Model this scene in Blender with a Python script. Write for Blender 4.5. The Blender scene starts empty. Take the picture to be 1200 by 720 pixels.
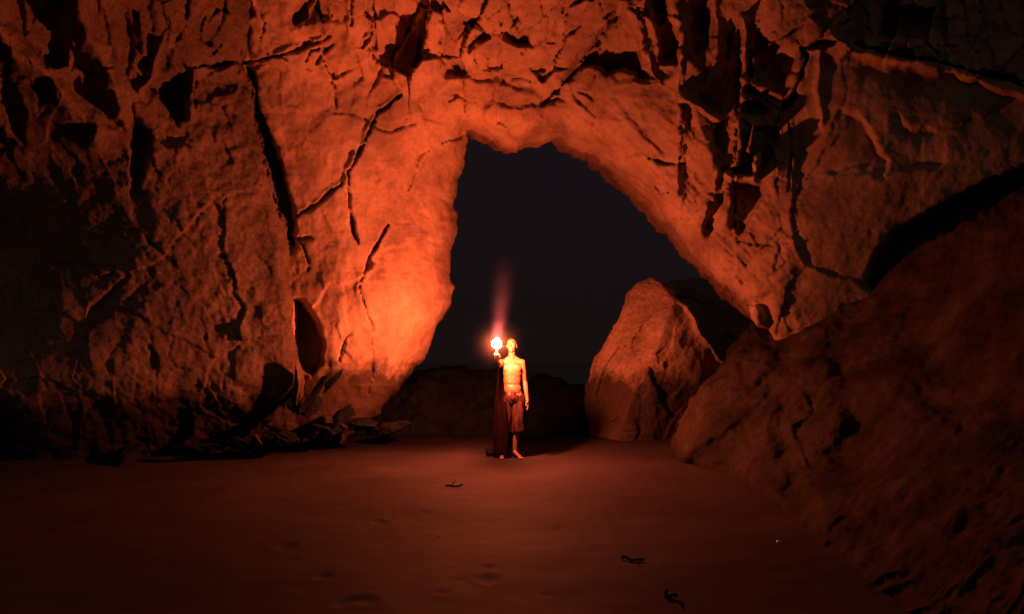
import bpy, bmesh, math, random
import numpy as np
from mathutils import Vector, Matrix

random.seed(7)
rng = np.random.default_rng(11)
scene = bpy.context.scene
col = scene.collection

# ------------------------------------------------------------------ camera
CAM = np.array([0.0, 0.0, 1.4])
FPX = 800.0
PITCH = math.atan(65.0 / FPX)
cd = bpy.data.cameras.new("camera")
cd.sensor_width = 36.0
cd.lens = 24.0
cd.clip_start = 0.05
cd.clip_end = 5000.0
cam = bpy.data.objects.new("camera", cd)
cam.location = CAM
cam.rotation_euler = (math.pi / 2 + PITCH, 0, 0)
col.objects.link(cam)
scene.camera = cam

# ------------------------------------------------------------------ world: night sky
world = bpy.data.worlds.new("World")
scene.world = world
world.use_nodes = True
wn, wl = world.node_tree.nodes, world.node_tree.links
wn.clear()
w_out = wn.new("ShaderNodeOutputWorld")
w_bg = wn.new("ShaderNodeBackground")
w_tc = wn.new("ShaderNodeTexCoord")
w_sep = wn.new("ShaderNodeSeparateXYZ")
wl.new(w_tc.outputs["Generated"], w_sep.inputs[0])
w_r = wn.new("ShaderNodeValToRGB")           # low sky warmer, high sky colder
w_r.color_ramp.elements[0].position = 0.0
w_r.color_ramp.elements[0].color = (0.0078, 0.0046, 0.0044, 1)
w_r.color_ramp.elements[1].position = 0.22
w_r.color_ramp.elements[1].color = (0.0084, 0.0049, 0.0066, 1)
wl.new(w_sep.outputs["Z"], w_r.inputs[0])
w_g = wn.new("ShaderNodeMapRange")           # added fill from behind the camera, lifts the dark rock
w_g.inputs["From Min"].default_value = 0.1
w_g.inputs["From Max"].default_value = -0.7
wl.new(w_sep.outputs["Y"], w_g.inputs["Value"])
w_m = wn.new("ShaderNodeMixRGB")
w_m.inputs[2].default_value = (0.100, 0.066, 0.053, 1)
wl.new(w_g.outputs[0], w_m.inputs[0])
wl.new(w_r.outputs[0], w_m.inputs[1])
wl.new(w_m.outputs[0], w_bg.inputs[0])
w_bg.inputs[1].default_value = 1.0
wl.new(w_bg.outputs[0], w_out.inputs[0])

FLARE_POWER = 6800.0        # radiance of the burning flare head
scene.view_settings.view_transform = 'Standard'
scene.view_settings.look = 'None'
scene.view_settings.exposure = 0.0
scene.view_settings.gamma = 1.0
scene.view_settings.use_curve_mapping = False
scene.cycles.max_bounces = 6
scene.cycles.diffuse_bounces = 3
scene.cycles.volume_bounces = 1
scene.cycles.sample_clamp_indirect = 4.0
scene.cycles.caustics_reflective = False
scene.cycles.caustics_refractive = False
scene.cycles.use_denoising = True

# ------------------------------------------------------------------ numpy helpers
_perm = rng.permutation(4096)
_grad = rng.normal(size=(4096, 3))
_grad /= np.linalg.norm(_grad, axis=1)[:, None]


def _h(i, j, k):
    return _perm[(_perm[(_perm[i & 4095] + j) & 4095] + k) & 4095]


def noise3(P):
    """gradient noise, P (...,3) -> about [-.8,.8]"""
    F = np.floor(P).astype(np.int64)
    f = P - F
    u = f * f * f * (f * (f * 6 - 15) + 10)
    out = 0.0
    for dx in (0, 1):
        wx = u[..., 0] if dx else 1 - u[..., 0]
        for dy in (0, 1):
            wy = u[..., 1] if dy else 1 - u[..., 1]
            for dz in (0, 1):
                wz = u[..., 2] if dz else 1 - u[..., 2]
                g = _grad[_h(F[..., 0] + dx, F[..., 1] + dy, F[..., 2] + dz)]
                out = out + wx * wy * wz * (g[..., 0] * (f[..., 0] - dx) + g[..., 1] * (f[..., 1] - dy) + g[..., 2] * (f[..., 2] - dz))
    return out * 1.5


def fbm(P, octs=5, gain=0.5, ridged=False):
    a, s, out = 1.0, 1.0, 0.0
    for o in range(octs):
        n = noise3(P * s + 17.3 * o)
        if ridged:
            n = 0.5 - np.abs(n) * 1.6
        out = out + a * n
        a *= gain
        s *= 2.03
    return out


def smooth(x):
    x = np.clip(x, 0, 1)
    return x * x * (3 - 2 * x)


def seg_dist(X, Y, pts, closed):
    """distance to a polyline and the parameter along it"""
    pts = np.asarray(pts, float)
    n = len(pts)
    best = np.full(X.shape, 1e9)
    par = np.zeros(X.shape)
    for i in range(n if closed else n - 1):
        a, b = pts[i], pts[(i + 1) % n]
        d = b - a
        L2 = max(d @ d, 1e-9)
        t = np.clip(((X - a[0]) * d[0] + (Y - a[1]) * d[1]) / L2, 0, 1)
        q = np.hypot(X - a[0] - t * d[0], Y - a[1] - t * d[1])
        m = q < best
        best = np.where(m, q, best)
        par = np.where(m, (i + t) / max(n - 1, 1), par)
    return best, par


def poly_sdf(X, Y, pts):
    """positive inside"""
    d, _ = seg_dist(X, Y, pts, True)
    ins = np.zeros(X.shape, bool)
    n = len(pts)
    for i in range(n):
        x0, y0 = pts[i]
        x1, y1 = pts[(i + 1) % n]
        if y0 == y1:
            continue
        c = ((y0 > Y) != (y1 > Y)) & (X < (x1 - x0) * (Y - y0) / (y1 - y0) + x0)
        ins ^= c
    return np.where(ins, d, -d)


def tps(ctrl, X, Y, lam=0.02):
    C = np.asarray(ctrl, float)
    p = C[:, :2] / 100.0
    n = len(p)

    def U(r2):
        return np.where(r2 > 1e-12, r2 * np.log(r2 + 1e-12), 0.0)
    K = U(((p[:, None] - p[None]) ** 2).sum(-1)) + lam * np.eye(n)
    A = np.zeros((n + 3, n + 3))
    A[:n, :n] = K
    A[:n, n] = 1
    A[:n, n + 1:] = p
    A[n:, :n] = A[:n, n:].T
    w = np.linalg.solve(A, np.concatenate([C[:, 2], [0, 0, 0]]))
    x, y = X / 100.0, Y / 100.0
    out = w[n] + w[n + 1] * x + w[n + 2] * y
    for i in range(n):
        out = out + w[i] * U((x - p[i, 0]) ** 2 + (y - p[i, 1]) ** 2)
    return out


def ray(X, Y):
    """world direction with unit forward (Y) component"""
    cx, cz = (X - 600.0) / FPX, (360.0 - Y) / FPX
    dy = math.cos(PITCH) - cz * math.sin(PITCH)
    dz = math.sin(PITCH) + cz * math.cos(PITCH)
    return np.stack([cx / dy, np.ones_like(cx), dz / dy], -1)


def at(px, py, d):
    return CAM + ray(np.array(float(px)), np.array(float(py))) * d


def facets(X, Y, cell, seed, ax=1.0, ay=1.0, rot=0.0, warp=0.25):
    """chiselled rock: one tilted plane per irregular cell; returns (offset+slope, edge distance)"""
    r = np.random.default_rng(seed)
    c, s = math.cos(rot), math.sin(rot)
    P = np.stack([X / cell * 0.9, Y / cell * 0.9, np.full(X.shape, seed * 3.1)], -1)
    wx = fbm(P, 3) * cell * warp
    wy = fbm(P + 31.7, 3) * cell * warp
    u = ((X + wx) * c + (Y + wy) * s) / (cell * ax)
    v = (-(X + wx) * s + (Y + wy) * c) / (cell * ay)
    iu, iv = np.floor(u).astype(int), np.floor(v).astype(int)
    T = 256
    jx, jy, off, gx, gy = r.random((T, T)), r.random((T, T)), r.normal(size=(T, T)), r.normal(size=(T, T)), r.normal(size=(T, T))
    f1 = np.full(X.shape, 9e9)
    f2 = np.full(X.shape, 9e9)
    val = np.zeros(X.shape)
    for du in (-1, 0, 1):
        for dv in (-1, 0, 1):
            a, b = (iu + du) % T, (iv + dv) % T
            ex = u - (iu + du + 0.1 + 0.8 * jx[a, b])
            ey = v - (iv + dv + 0.1 + 0.8 * jy[a, b])
            q = ex * ex + ey * ey
            h = off[a, b] * 0.45 + gx[a, b] * ex * 0.8 + gy[a, b] * ey * 0.8
            nf2 = np.where(q < f1, f1, np.minimum(f2, q))
            val = np.where(q < f1, h, val)
            f1 = np.minimum(f1, q)
            f2 = nf2
    return val, np.sqrt(f2) - np.sqrt(f1)


# ------------------------------------------------------------------ materials
def new_mat(name):
    m = bpy.data.materials.new(name)
    m.use_nodes = True
    nt = m.node_tree
    b = nt.nodes["Principled BSDF"]
    return m, nt, nt.nodes, nt.links, b


def rock_mat(name, c_dark, c_light, tide=None, tide_col=(0.02, 0.015, 0.012, 1), bump=0.5, strata=0.0, pits=0.8, shade_mid=None):
    m, nt, N, L, b = new_mat(name)
    g = N.new("ShaderNodeNewGeometry")
    n1 = N.new("ShaderNodeTexNoise")
    n1.inputs["Scale"].default_value = 1.3
    n1.inputs["Detail"].default_value = 9
    n1.inputs["Roughness"].default_value = 0.65
    L.new(g.outputs["Position"], n1.inputs["Vector"])
    r1 = N.new("ShaderNodeValToRGB")
    r1.color_ramp.elements[0].position = 0.38
    r1.color_ramp.elements[0].color = (*c_dark, 1)
    r1.color_ramp.elements[1].position = 0.62
    r1.color_ramp.elements[1].color = (*c_light, 1)
    L.new(n1.outputs["Fac"], r1.inputs[0])
    last = r1.outputs[0]
    # small dark pits and mineral specks
    n2 = N.new("ShaderNodeTexNoise")
    n2.inputs["Scale"].default_value = 17.0
    n2.inputs["Detail"].default_value = 6
    n2.inputs["Roughness"].default_value = 0.7
    L.new(g.outputs["Position"], n2.inputs["Vector"])
    r2 = N.new("ShaderNodeValToRGB")
    r2.color_ramp.elements[0].position = 0.33
    r2.color_ramp.elements[0].color = (0.45, 0.42, 0.4, 1)
    r2.color_ramp.elements[1].position = 0.55
    r2.color_ramp.elements[1].color = (1, 1, 1, 1)
    L.new(n2.outputs["Fac"], r2.inputs[0])
    mx = N.new("ShaderNodeMixRGB")
    mx.blend_type = 'MULTIPLY'
    mx.inputs[0].default_value = pits
    L.new(last, mx.inputs[1])
    L.new(r2.outputs[0], mx.inputs[2])
    last = mx.outputs[0]
    if shade_mid is not None:
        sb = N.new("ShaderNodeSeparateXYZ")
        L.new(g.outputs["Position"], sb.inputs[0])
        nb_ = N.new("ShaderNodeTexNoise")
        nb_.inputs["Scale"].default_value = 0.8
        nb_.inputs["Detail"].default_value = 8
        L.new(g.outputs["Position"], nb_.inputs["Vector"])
        shade_ax = N.new("ShaderNodeMath")              # light falloff painted into the colour: darker upward and to the right
        shade_ax.operation = 'MULTIPLY_ADD'
        shade_ax.inputs[1].default_value = 1.6
        L.new(sb.outputs["X"], shade_ax.inputs[0])
        L.new(sb.outputs["Z"], shade_ax.inputs[2])
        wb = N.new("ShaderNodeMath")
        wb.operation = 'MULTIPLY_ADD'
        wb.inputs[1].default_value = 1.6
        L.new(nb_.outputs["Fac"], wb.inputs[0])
        L.new(shade_ax.outputs[0], wb.inputs[2])
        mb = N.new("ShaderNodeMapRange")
        mb.inputs["From Min"].default_value = shade_mid - 2.0
        mb.inputs["From Max"].default_value = shade_mid + 2.0
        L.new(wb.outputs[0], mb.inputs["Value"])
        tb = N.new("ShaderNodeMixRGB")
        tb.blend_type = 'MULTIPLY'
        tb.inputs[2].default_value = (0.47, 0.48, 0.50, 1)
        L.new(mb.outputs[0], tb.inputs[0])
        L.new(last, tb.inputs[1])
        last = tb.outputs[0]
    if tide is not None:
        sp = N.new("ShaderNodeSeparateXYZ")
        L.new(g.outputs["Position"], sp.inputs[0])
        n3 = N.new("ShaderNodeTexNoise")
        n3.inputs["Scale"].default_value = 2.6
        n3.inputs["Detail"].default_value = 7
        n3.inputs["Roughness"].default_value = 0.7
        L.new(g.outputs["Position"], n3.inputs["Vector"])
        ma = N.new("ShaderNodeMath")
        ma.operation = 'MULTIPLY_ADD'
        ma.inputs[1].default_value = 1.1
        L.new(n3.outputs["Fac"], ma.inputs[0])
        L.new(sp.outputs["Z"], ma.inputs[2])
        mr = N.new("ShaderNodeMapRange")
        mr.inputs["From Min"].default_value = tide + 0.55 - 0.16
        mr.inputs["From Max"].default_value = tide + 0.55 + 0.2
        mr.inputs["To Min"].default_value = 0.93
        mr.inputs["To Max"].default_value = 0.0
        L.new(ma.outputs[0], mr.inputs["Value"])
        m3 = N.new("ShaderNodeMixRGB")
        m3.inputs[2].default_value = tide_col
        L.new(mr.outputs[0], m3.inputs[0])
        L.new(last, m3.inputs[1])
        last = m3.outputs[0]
    L.new(last, b.inputs["Base Color"])
    b.inputs["Roughness"].default_value = 0.85
    b.inputs["Specular IOR Level"].default_value = 0.04
    # bump: grain + strata
    nb = N.new("ShaderNodeTexNoise")
    nb.inputs["Scale"].default_value = 9.0
    nb.inputs["Detail"].default_value = 10
    nb.inputs["Roughness"].default_value = 0.72
    L.new(g.outputs["Position"], nb.inputs["Vector"])
    h = nb.outputs["Fac"]
    if strata:
        mp = N.new("ShaderNodeMapping")
        mp.inputs["Rotation"].default_value = (0.3, 0.25, 0.2)
        mp.inputs["Scale"].default_value = (0.7, 0.7, 9.0)
        L.new(g.outputs["Position"], mp.inputs["Vector"])
        ns = N.new("ShaderNodeTexNoise")
        ns.inputs["Scale"].default_value = 1.6
        ns.inputs["Detail"].default_value = 6
        L.new(mp.outputs[0], ns.inputs["Vector"])
        ad = N.new("ShaderNodeMath")
        ad.operation = 'MULTIPLY_ADD'
        ad.inputs[1].default_value = strata
        L.new(ns.outputs["Fac"], ad.inputs[0])
        L.new(h, ad.inputs[2])
        h = ad.outputs[0]
    bp = N.new("ShaderNodeBump")
    bp.inputs["Strength"].default_value = bump
    bp.inputs["Distance"].default_value = 0.06
    L.new(h, bp.inputs["Height"])
    L.new(bp.outputs[0], b.inputs["Normal"])
    return m


def plain_mat(name, c, rough=0.7, spec=0.3, var=0.25, scale=12.0, bump=0.2, dist=0.01, sss=0.0):
    m, nt, N, L, b = new_mat(name)
    tc = N.new("ShaderNodeTexCoord")
    n = N.new("ShaderNodeTexNoise")
    n.inputs["Scale"].default_value = scale
    n.inputs["Detail"].default_value = 5
    L.new(tc.outputs["Object"], n.inputs["Vector"])
    r = N.new("ShaderNodeValToRGB")
    r.color_ramp.elements[0].position = 0.3
    r.color_ramp.elements[1].position = 0.7
    r.color_ramp.elements[0].color = tuple(x * (1 - var) for x in c) + (1,)
    r.color_ramp.elements[1].color = tuple(min(1, x * (1 + var)) for x in c) + (1,)
    L.new(n.outputs["Fac"], r.inputs[0])
    L.new(r.outputs[0], b.inputs["Base Color"])
    b.inputs["Roughness"].default_value = rough
    b.inputs["Specular IOR Level"].default_value = spec
    bp = N.new("ShaderNodeBump")
    bp.inputs["Strength"].default_value = bump
    bp.inputs["Distance"].default_value = dist
    L.new(n.outputs["Fac"], bp.inputs["Height"])
    L.new(bp.outputs[0], b.inputs["Normal"])
    return m


M_ROCK = rock_mat("sandstone", (0.30, 0.20, 0.135), (0.58, 0.40, 0.26), shade_mid=6.9, pits=0.4, tide=1.3, tide_col=(0.05, 0.036, 0.026, 1), bump=0.4, strata=0.6)
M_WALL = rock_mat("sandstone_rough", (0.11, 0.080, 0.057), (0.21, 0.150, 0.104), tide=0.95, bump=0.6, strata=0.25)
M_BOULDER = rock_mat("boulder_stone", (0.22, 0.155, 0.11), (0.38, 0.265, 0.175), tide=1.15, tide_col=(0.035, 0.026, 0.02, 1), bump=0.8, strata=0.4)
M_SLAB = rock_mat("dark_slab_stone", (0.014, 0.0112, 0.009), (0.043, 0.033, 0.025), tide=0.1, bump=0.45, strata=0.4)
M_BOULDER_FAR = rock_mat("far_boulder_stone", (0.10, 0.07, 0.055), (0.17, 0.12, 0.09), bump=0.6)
M_DARKROCK = rock_mat("wet_rock", (0.009, 0.012, 0.014), (0.020, 0.026, 0.030), bump=1.0)


# ------------------------------------------------------------------ mesh helpers
def np_mesh(name, V, F, mat, smooth_shade=True, parent=None):
    me = bpy.data.meshes.new(name)
    V = np.ascontiguousarray(V, np.float32)
    F = np.ascontiguousarray(F, np.int32)
    k = F.shape[1]
    me.vertices.add(len(V))
    me.vertices.foreach_set("co", V.ravel())
    me.loops.add(F.size)
    me.loops.foreach_set("vertex_index", F.ravel())
    me.polygons.add(len(F))
    me.polygons.foreach_set("loop_start", np.arange(0, F.size, k, dtype=np.int32))
    me.polygons.foreach_set("use_smooth", np.full(len(F), smooth_shade))
    me.update(calc_edges=True)
    me.validate()
    me.materials.append(mat)
    o = bpy.data.objects.new(name, me)
    col.objects.link(o)
    if parent:
        o.parent = parent
    return o


def tag(o, label=None, cat=None, group=None, kind=None):
    for k, v in (("label", label), ("category", cat), ("group", group), ("kind", kind)):
        if v:
            o[k] = v
    return o


def grid_normals(P):
    du = np.gradient(P, axis=1)
    dv = np.gradient(P, axis=0)
    n = np.cross(dv, du)
    n /= np.linalg.norm(n, axis=-1)[..., None] + 1e-12
    flip = ((P - CAM) * n).sum(-1) > 0
    n[flip] *= -1
    return n


def blur(A, k):
    for ax in (0, 1):
        for _ in range(k):
            B = np.roll(A, 1, ax)
            C = np.roll(A, -1, ax)
            A = 0.25 * B + 0.5 * A + 0.25 * C
    return A


def build_mass(name, outline, ctrl, mat, step=2.0, rim=22.0, rim_r=0.5, back=2.0, close=False,
               carve=None, amp=0.06, freq=1.2, octs=6, jag=3.0, ridged=0.0, lam=0.02, expand=0.0, grain=0.0, rough_map=None, lump=0.0):
    """a body of rock: front sculpted in relief over a traced outline, rim rolled back, sides carried back in depth"""
    O = np.asarray(outline, float)
    x0, y0 = O.min(0) - 3 * step
    x1, y1 = O.max(0) + 3 * step
    X, Y = np.meshgrid(np.arange(x0, x1, step), np.arange(y0, y1, step))
    S = poly_sdf(X, Y, outline)
    if jag:
        J = fbm(np.stack([X / 26, Y / 26, np.full(X.shape, 3.7)], -1), 5, 0.6)
        S = S + jag * J
    gy, gx = np.gradient(S, step)
    gl = np.hypot(gx, gy) + 1e-6
    gx, gy = gx / gl, gy / gl
    inside = S > 0
    q = inside[:-1, :-1] | inside[1:, :-1] | inside[:-1, 1:] | inside[1:, 1:]
    used = np.zeros(S.shape, bool)
    for a in (slice(None, -1), slice(1, None)):
        for b in (slice(None, -1), slice(1, None)):
            used[a, b] |= q
    snap = used & ~inside
    X = np.where(snap, X - S * gx, X)
    Y = np.where(snap, Y - S * gy, Y)
    S = np.where(snap, 0.0, np.maximum(S, 0))
    D = tps(ctrl, X, Y, lam)
    if carve is not None:
        D = D + carve(X, Y) * smooth(S / 6.0)
    t = np.clip(S / rim, 0, 1)
    D = D + rim_r * (1 - np.sqrt(np.clip(1 - (1 - t) ** 2, 0, 1)))
    P = CAM + ray(X, Y) * D[..., None]
    n = blur(grid_normals(P), 6)
    n /= np.linalg.norm(n, axis=-1)[..., None] + 1e-9
    disp = amp * fbm(P * freq, octs, 0.52)
    if ridged:
        disp = disp + ridged * (fbm(P * freq * 1.7 + 9.1, 4, 0.5, True) - 0.3)
    if grain:
        disp = disp + grain * fbm(P * 9.0 + 3.3, 3, 0.6)
    if lump:
        disp = disp + lump * fbm(P * 4.3 + 7.7, 4, 0.6)
    if rough_map is not None:
        disp = disp * rough_map(X, Y)
    P = P + n * (disp * (0.25 + 0.75 * smooth(S / 10.0)))[..., None]
    idx = np.full(S.shape, -1)
    idx[used] = np.arange(used.sum())
    V = P[used]
    F = np.stack([idx[:-1, :-1][q], idx[1:, :-1][q], idx[1:, 1:][q], idx[:-1, 1:][q]], -1)
    # open border -> sides carried back
    E = np.concatenate([F[:, [0, 1]], F[:, [1, 2]], F[:, [2, 3]], F[:, [3, 0]]])
    key = np.sort(E, 1)
    k1 = key[:, 0].astype(np.int64) * len(V) + key[:, 1]
    _, inv, cnt = np.unique(k1, return_inverse=True, return_counts=True)
    B = E[cnt[inv] == 1]
    bv = np.unique(B)
    rd = V[bv] - CAM
    rd = rd / np.linalg.norm(rd, axis=1)[:, None]
    cen = V.mean(0)
    lat = (V[bv] - cen)
    lat = lat - (lat * rd).sum(1)[:, None] * rd
    fr = [0.06, 0.16, 0.3, 0.46, 0.64, 0.82, 1.0]
    prev = {int(v): int(v) for v in bv}
    allV, allF = [V], [F]
    base = len(V)
    lut_prev = np.full(len(V), -1)
    lut_prev[bv] = bv
    for f in fr:
        Q = V[bv] + rd * (back * f)
        if close:
            Q = Q - lat * (1 - math.sqrt(max(0, 1 - (0.96 * f) ** 2)))
        else:
            Q = Q + lat / (np.linalg.norm(lat, axis=1)[:, None] + 1e-6) * expand * f
        Q = Q + 0.09 * np.stack([fbm(Q * 1.7 + c, 4, 0.55) for c in (0.0, 40.0, 80.0)], -1) * min(1, f * 3)
        lut = np.full(len(V), -1)
        lut[bv] = base + np.arange(len(bv))
        allF.append(np.stack([lut_prev[B[:, 1]], lut_prev[B[:, 0]], lut[B[:, 0]], lut[B[:, 1]]], -1))
        allV.append(Q)
        lut_prev = lut
        base += len(bv)
    if close:
        c = allV[-1].mean(0)
        allV.append(c[None])
        a, b_ = lut_prev[B[:, 1]], lut_prev[B[:, 0]]
        allF.append(np.stack([a, b_, np.full(len(B), base), np.full(len(B), base)], -1))
        Vall = np.concatenate(allV)
        Fall = np.concatenate(allF[:-1])
        o = np_mesh(name, Vall, Fall, mat)
        bm = bmesh.new()
        bm.from_mesh(o.data)
        bm.verts.ensure_lookup_table()
        for i, j in zip(a, b_):
            try:
                f_ = bm.faces.new((bm.verts[int(i)], bm.verts[int(j)], bm.verts[base]))
                f_.smooth = True
            except ValueError:
                pass
        bmesh.ops.dissolve_degenerate(bm, dist=1e-5, edges=bm.edges)
        bm.to_mesh(o.data)
        bm.free()
        return o
    return np_mesh(name, np.concatenate(allV), np.concatenate(allF), mat)


def recess(X, Y, pts, depth, edge=4.0):
    pts = np.asarray(pts, float)
    lo, hi = pts.min(0) - 12, pts.max(0) + 12
    out = np.zeros(X.shape)
    m = (X > lo[0]) & (X < hi[0]) & (Y > lo[1]) & (Y < hi[1])
    if m.any():
        s = poly_sdf(X[m], Y[m], pts) + 1.6 * fbm(np.stack([X[m] / 9, Y[m] / 9, np.zeros(m.sum())], -1), 3)
        out[m] = depth * smooth((s + 1.0) / edge)
    return out


def crack(X, Y, pts, w, depth, jit=2.0):
    pts = np.asarray(pts, float)
    lo, hi = pts.min(0) - w - 10, pts.max(0) + w + 10
    out = np.zeros(X.shape)
    m = (X > lo[0]) & (X < hi[0]) & (Y > lo[1]) & (Y < hi[1])
    if m.any():
        Q = np.stack([X[m] / 14, Y[m] / 14, np.full(m.sum(), 2.2)], -1)
        d, t = seg_dist(X[m] + jit * fbm(Q, 3), Y[m] + jit * fbm(Q + 20, 3), pts, False)
        ww = w * (0.7 + 1.3 * noise3(Q * 1.1 + 5)) * (0.35 + 0.65 * np.sin(np.clip(t, 0.02, 0.98) * math.pi) ** 0.5)
        out[m] = depth * np.clip(1 - (d / np.maximum(ww, 0.5)) ** 2, 0, 1)
    return out


def rib(X, Y, pts, w, h):
    pts = np.asarray(pts, float)
    lo, hi = pts.min(0) - 3 * w, pts.max(0) + 3 * w
    out = np.zeros(X.shape)
    m = (X > lo[0]) & (X < hi[0]) & (Y > lo[1]) & (Y < hi[1])
    if m.any():
        Q = np.stack([X[m] / 30, Y[m] / 30, np.full(m.sum(), 8.2)], -1)
        d, t = seg_dist(X[m] + 4 * fbm(Q, 3), Y[m] + 4 * fbm(Q + 20, 3), pts, False)
        out[m] = h * np.exp(-(d / (0.75 * w)) ** 2) * (0.85 + 0.5 * noise3(Q * 0.7))
    return out


# ------------------------------------------------------------------ cave relief
PITS = [
    # roof, middle
    ([(540, 25), (561, 14), (577, 47), (558, 52), (549, 64), (545, 52), (562, 37), (546, 31)], 0.55),
    ([(590, 36), (600, 38), (608, 42), (618, 28), (628, 57), (606, 56), (592, 48)], 0.5),
    ([(514, 86), (520, 76), (541, 71), (548, 92), (520, 93)], 0.5),
    ([(625, 80), (639, 75), (646, 78), (640, 86), (626, 87)], 0.4),
    ([(575, 38), (581, 26), (586, 38)], 0.3),
    ([(526, 24), (535, 20), (537, 24), (529, 27)], 0.25), ([(524, 36), (542, 31), (543, 36), (530, 38)], 0.25),
    ([(494, 26), (504, 6), (510, 8), (499, 28)], 0.35),
    ([(728, 6), (737, 30), (750, 48), (757, 80), (769, 93), (748, 96), (744, 88), (726, 86), (710, 92), (697, 78), (672, 84), (692, 55), (712, 26)], 0.85),
    ([(758, -10), (779, -10), (790, 28), (800, 50), (795, 77), (775, 76), (770, 45)], 0.8),
    ([(808, 5), (824, 4), (834, 20), (830, 58), (812, 70), (806, 40)], 0.45),
    ([(676, 106), (692, 106), (700, 116), (696, 122), (684, 112)], 0.3),
    ([(636, 118), (652, 112), (660, 116), (645, 124)], 0.3),
    # right fractured band
    ([(884, 36), (939, 57), (933, 86), (915, 107), (908, 97), (900, 84), (885, 92), (882, 65)], 0.8),
    ([(870, 119), (885, 112), (900, 120), (904, 136), (893, 141), (871, 137)], 0.5),
    ([(832, 160), (835, 141), (862, 130), (862, 165), (850, 186), (838, 181)], 0.55),
    ([(893, 150), (906, 148), (903, 190), (891, 206), (885, 190)], 0.6),
    ([(843, 196), (855, 193), (857, 205), (842, 207)], 0.4),
    ([(856, 210), (896, 213), (901, 226), (886, 252), (871, 278), (855, 266), (860, 235)], 0.7),
    ([(831, 225), (839, 224), (831, 270), (825, 264)], 0.5),
    ([(845, 38), (862, 31), (856, 70), (846, 74)], 0.35),
    ([(858, 320), (880, 328), (890, 336), (868, 338)], 0.4), ([(876, 345), (905, 342), (906, 366), (896, 372), (888, 360)], 0.45),
    # right slab
    ([(1034, 4), (1096, 10), (1086, 48), (1030, 45)], 0.6),
    # pillar
    ([(343, 350), (357, 351), (372, 375), (381, 400), (378, 428), (366, 442), (350, 432), (345, 400)], 0.9),
    ([(286, 74), (300, 82), (309, 130), (327, 175), (345, 238), (347, 290), (338, 296), (326, 260), (308, 190), (298, 145)], 1.2),
    # left wall
    ([(137, 8), (150, 7), (158, 25), (160, 60), (150, 97), (140, 86), (148, 60), (138, 30)], 0.6),
    ([(164, 0), (179, -4), (186, 30), (180, 53), (172, 40)], 0.5),
    ([(186, 56), (208, 55), (200, 78), (190, 88), (182, 84)], 0.55),
    ([(180, 90), (222, 83), (225, 110), (221, 140), (208, 152), (194, 140), (181, 118), (165, 104)], 0.75),
    ([(146, 104), (155, 112), (166, 140), (182, 160), (172, 200), (160, 240), (152, 230), (152, 160)], 0.6),
    ([(120, 138), (146, 136), (149, 156), (124, 152)], 0.5),
    ([(86, 52), (96, 50), (98, 60), (88, 60)], 0.3), ([(84, 66), (104, 68), (106, 78), (90, 76)], 0.3), ([(94, 82), (116, 84), (112, 92), (98, 90)], 0.3),
    ([(14, -20), (84, -20), (84, 40), (80, 78), (52, 82), (26, 52), (2, 30)], 0.7),
    ([(60, 85), (95, 88), (108, 120), (82, 118)], 0.35),
    ([(0, 78), (12, 80), (34, 130), (30, 170), (10, 160), (-10, 120)], 0.4),
    ([(165, 268), (180, 280), (202, 302), (194, 304), (170, 288)], 0.35),
    ([(108, 275), (122, 282), (134, 292), (120, 292)], 0.3),
    ([(100, 360), (150, 320), (128, 372), (100, 390)], 0.35),
    ([(172, 375), (182, 400), (190, 440), (178, 436), (170, 405)], 0.15),
]
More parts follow.
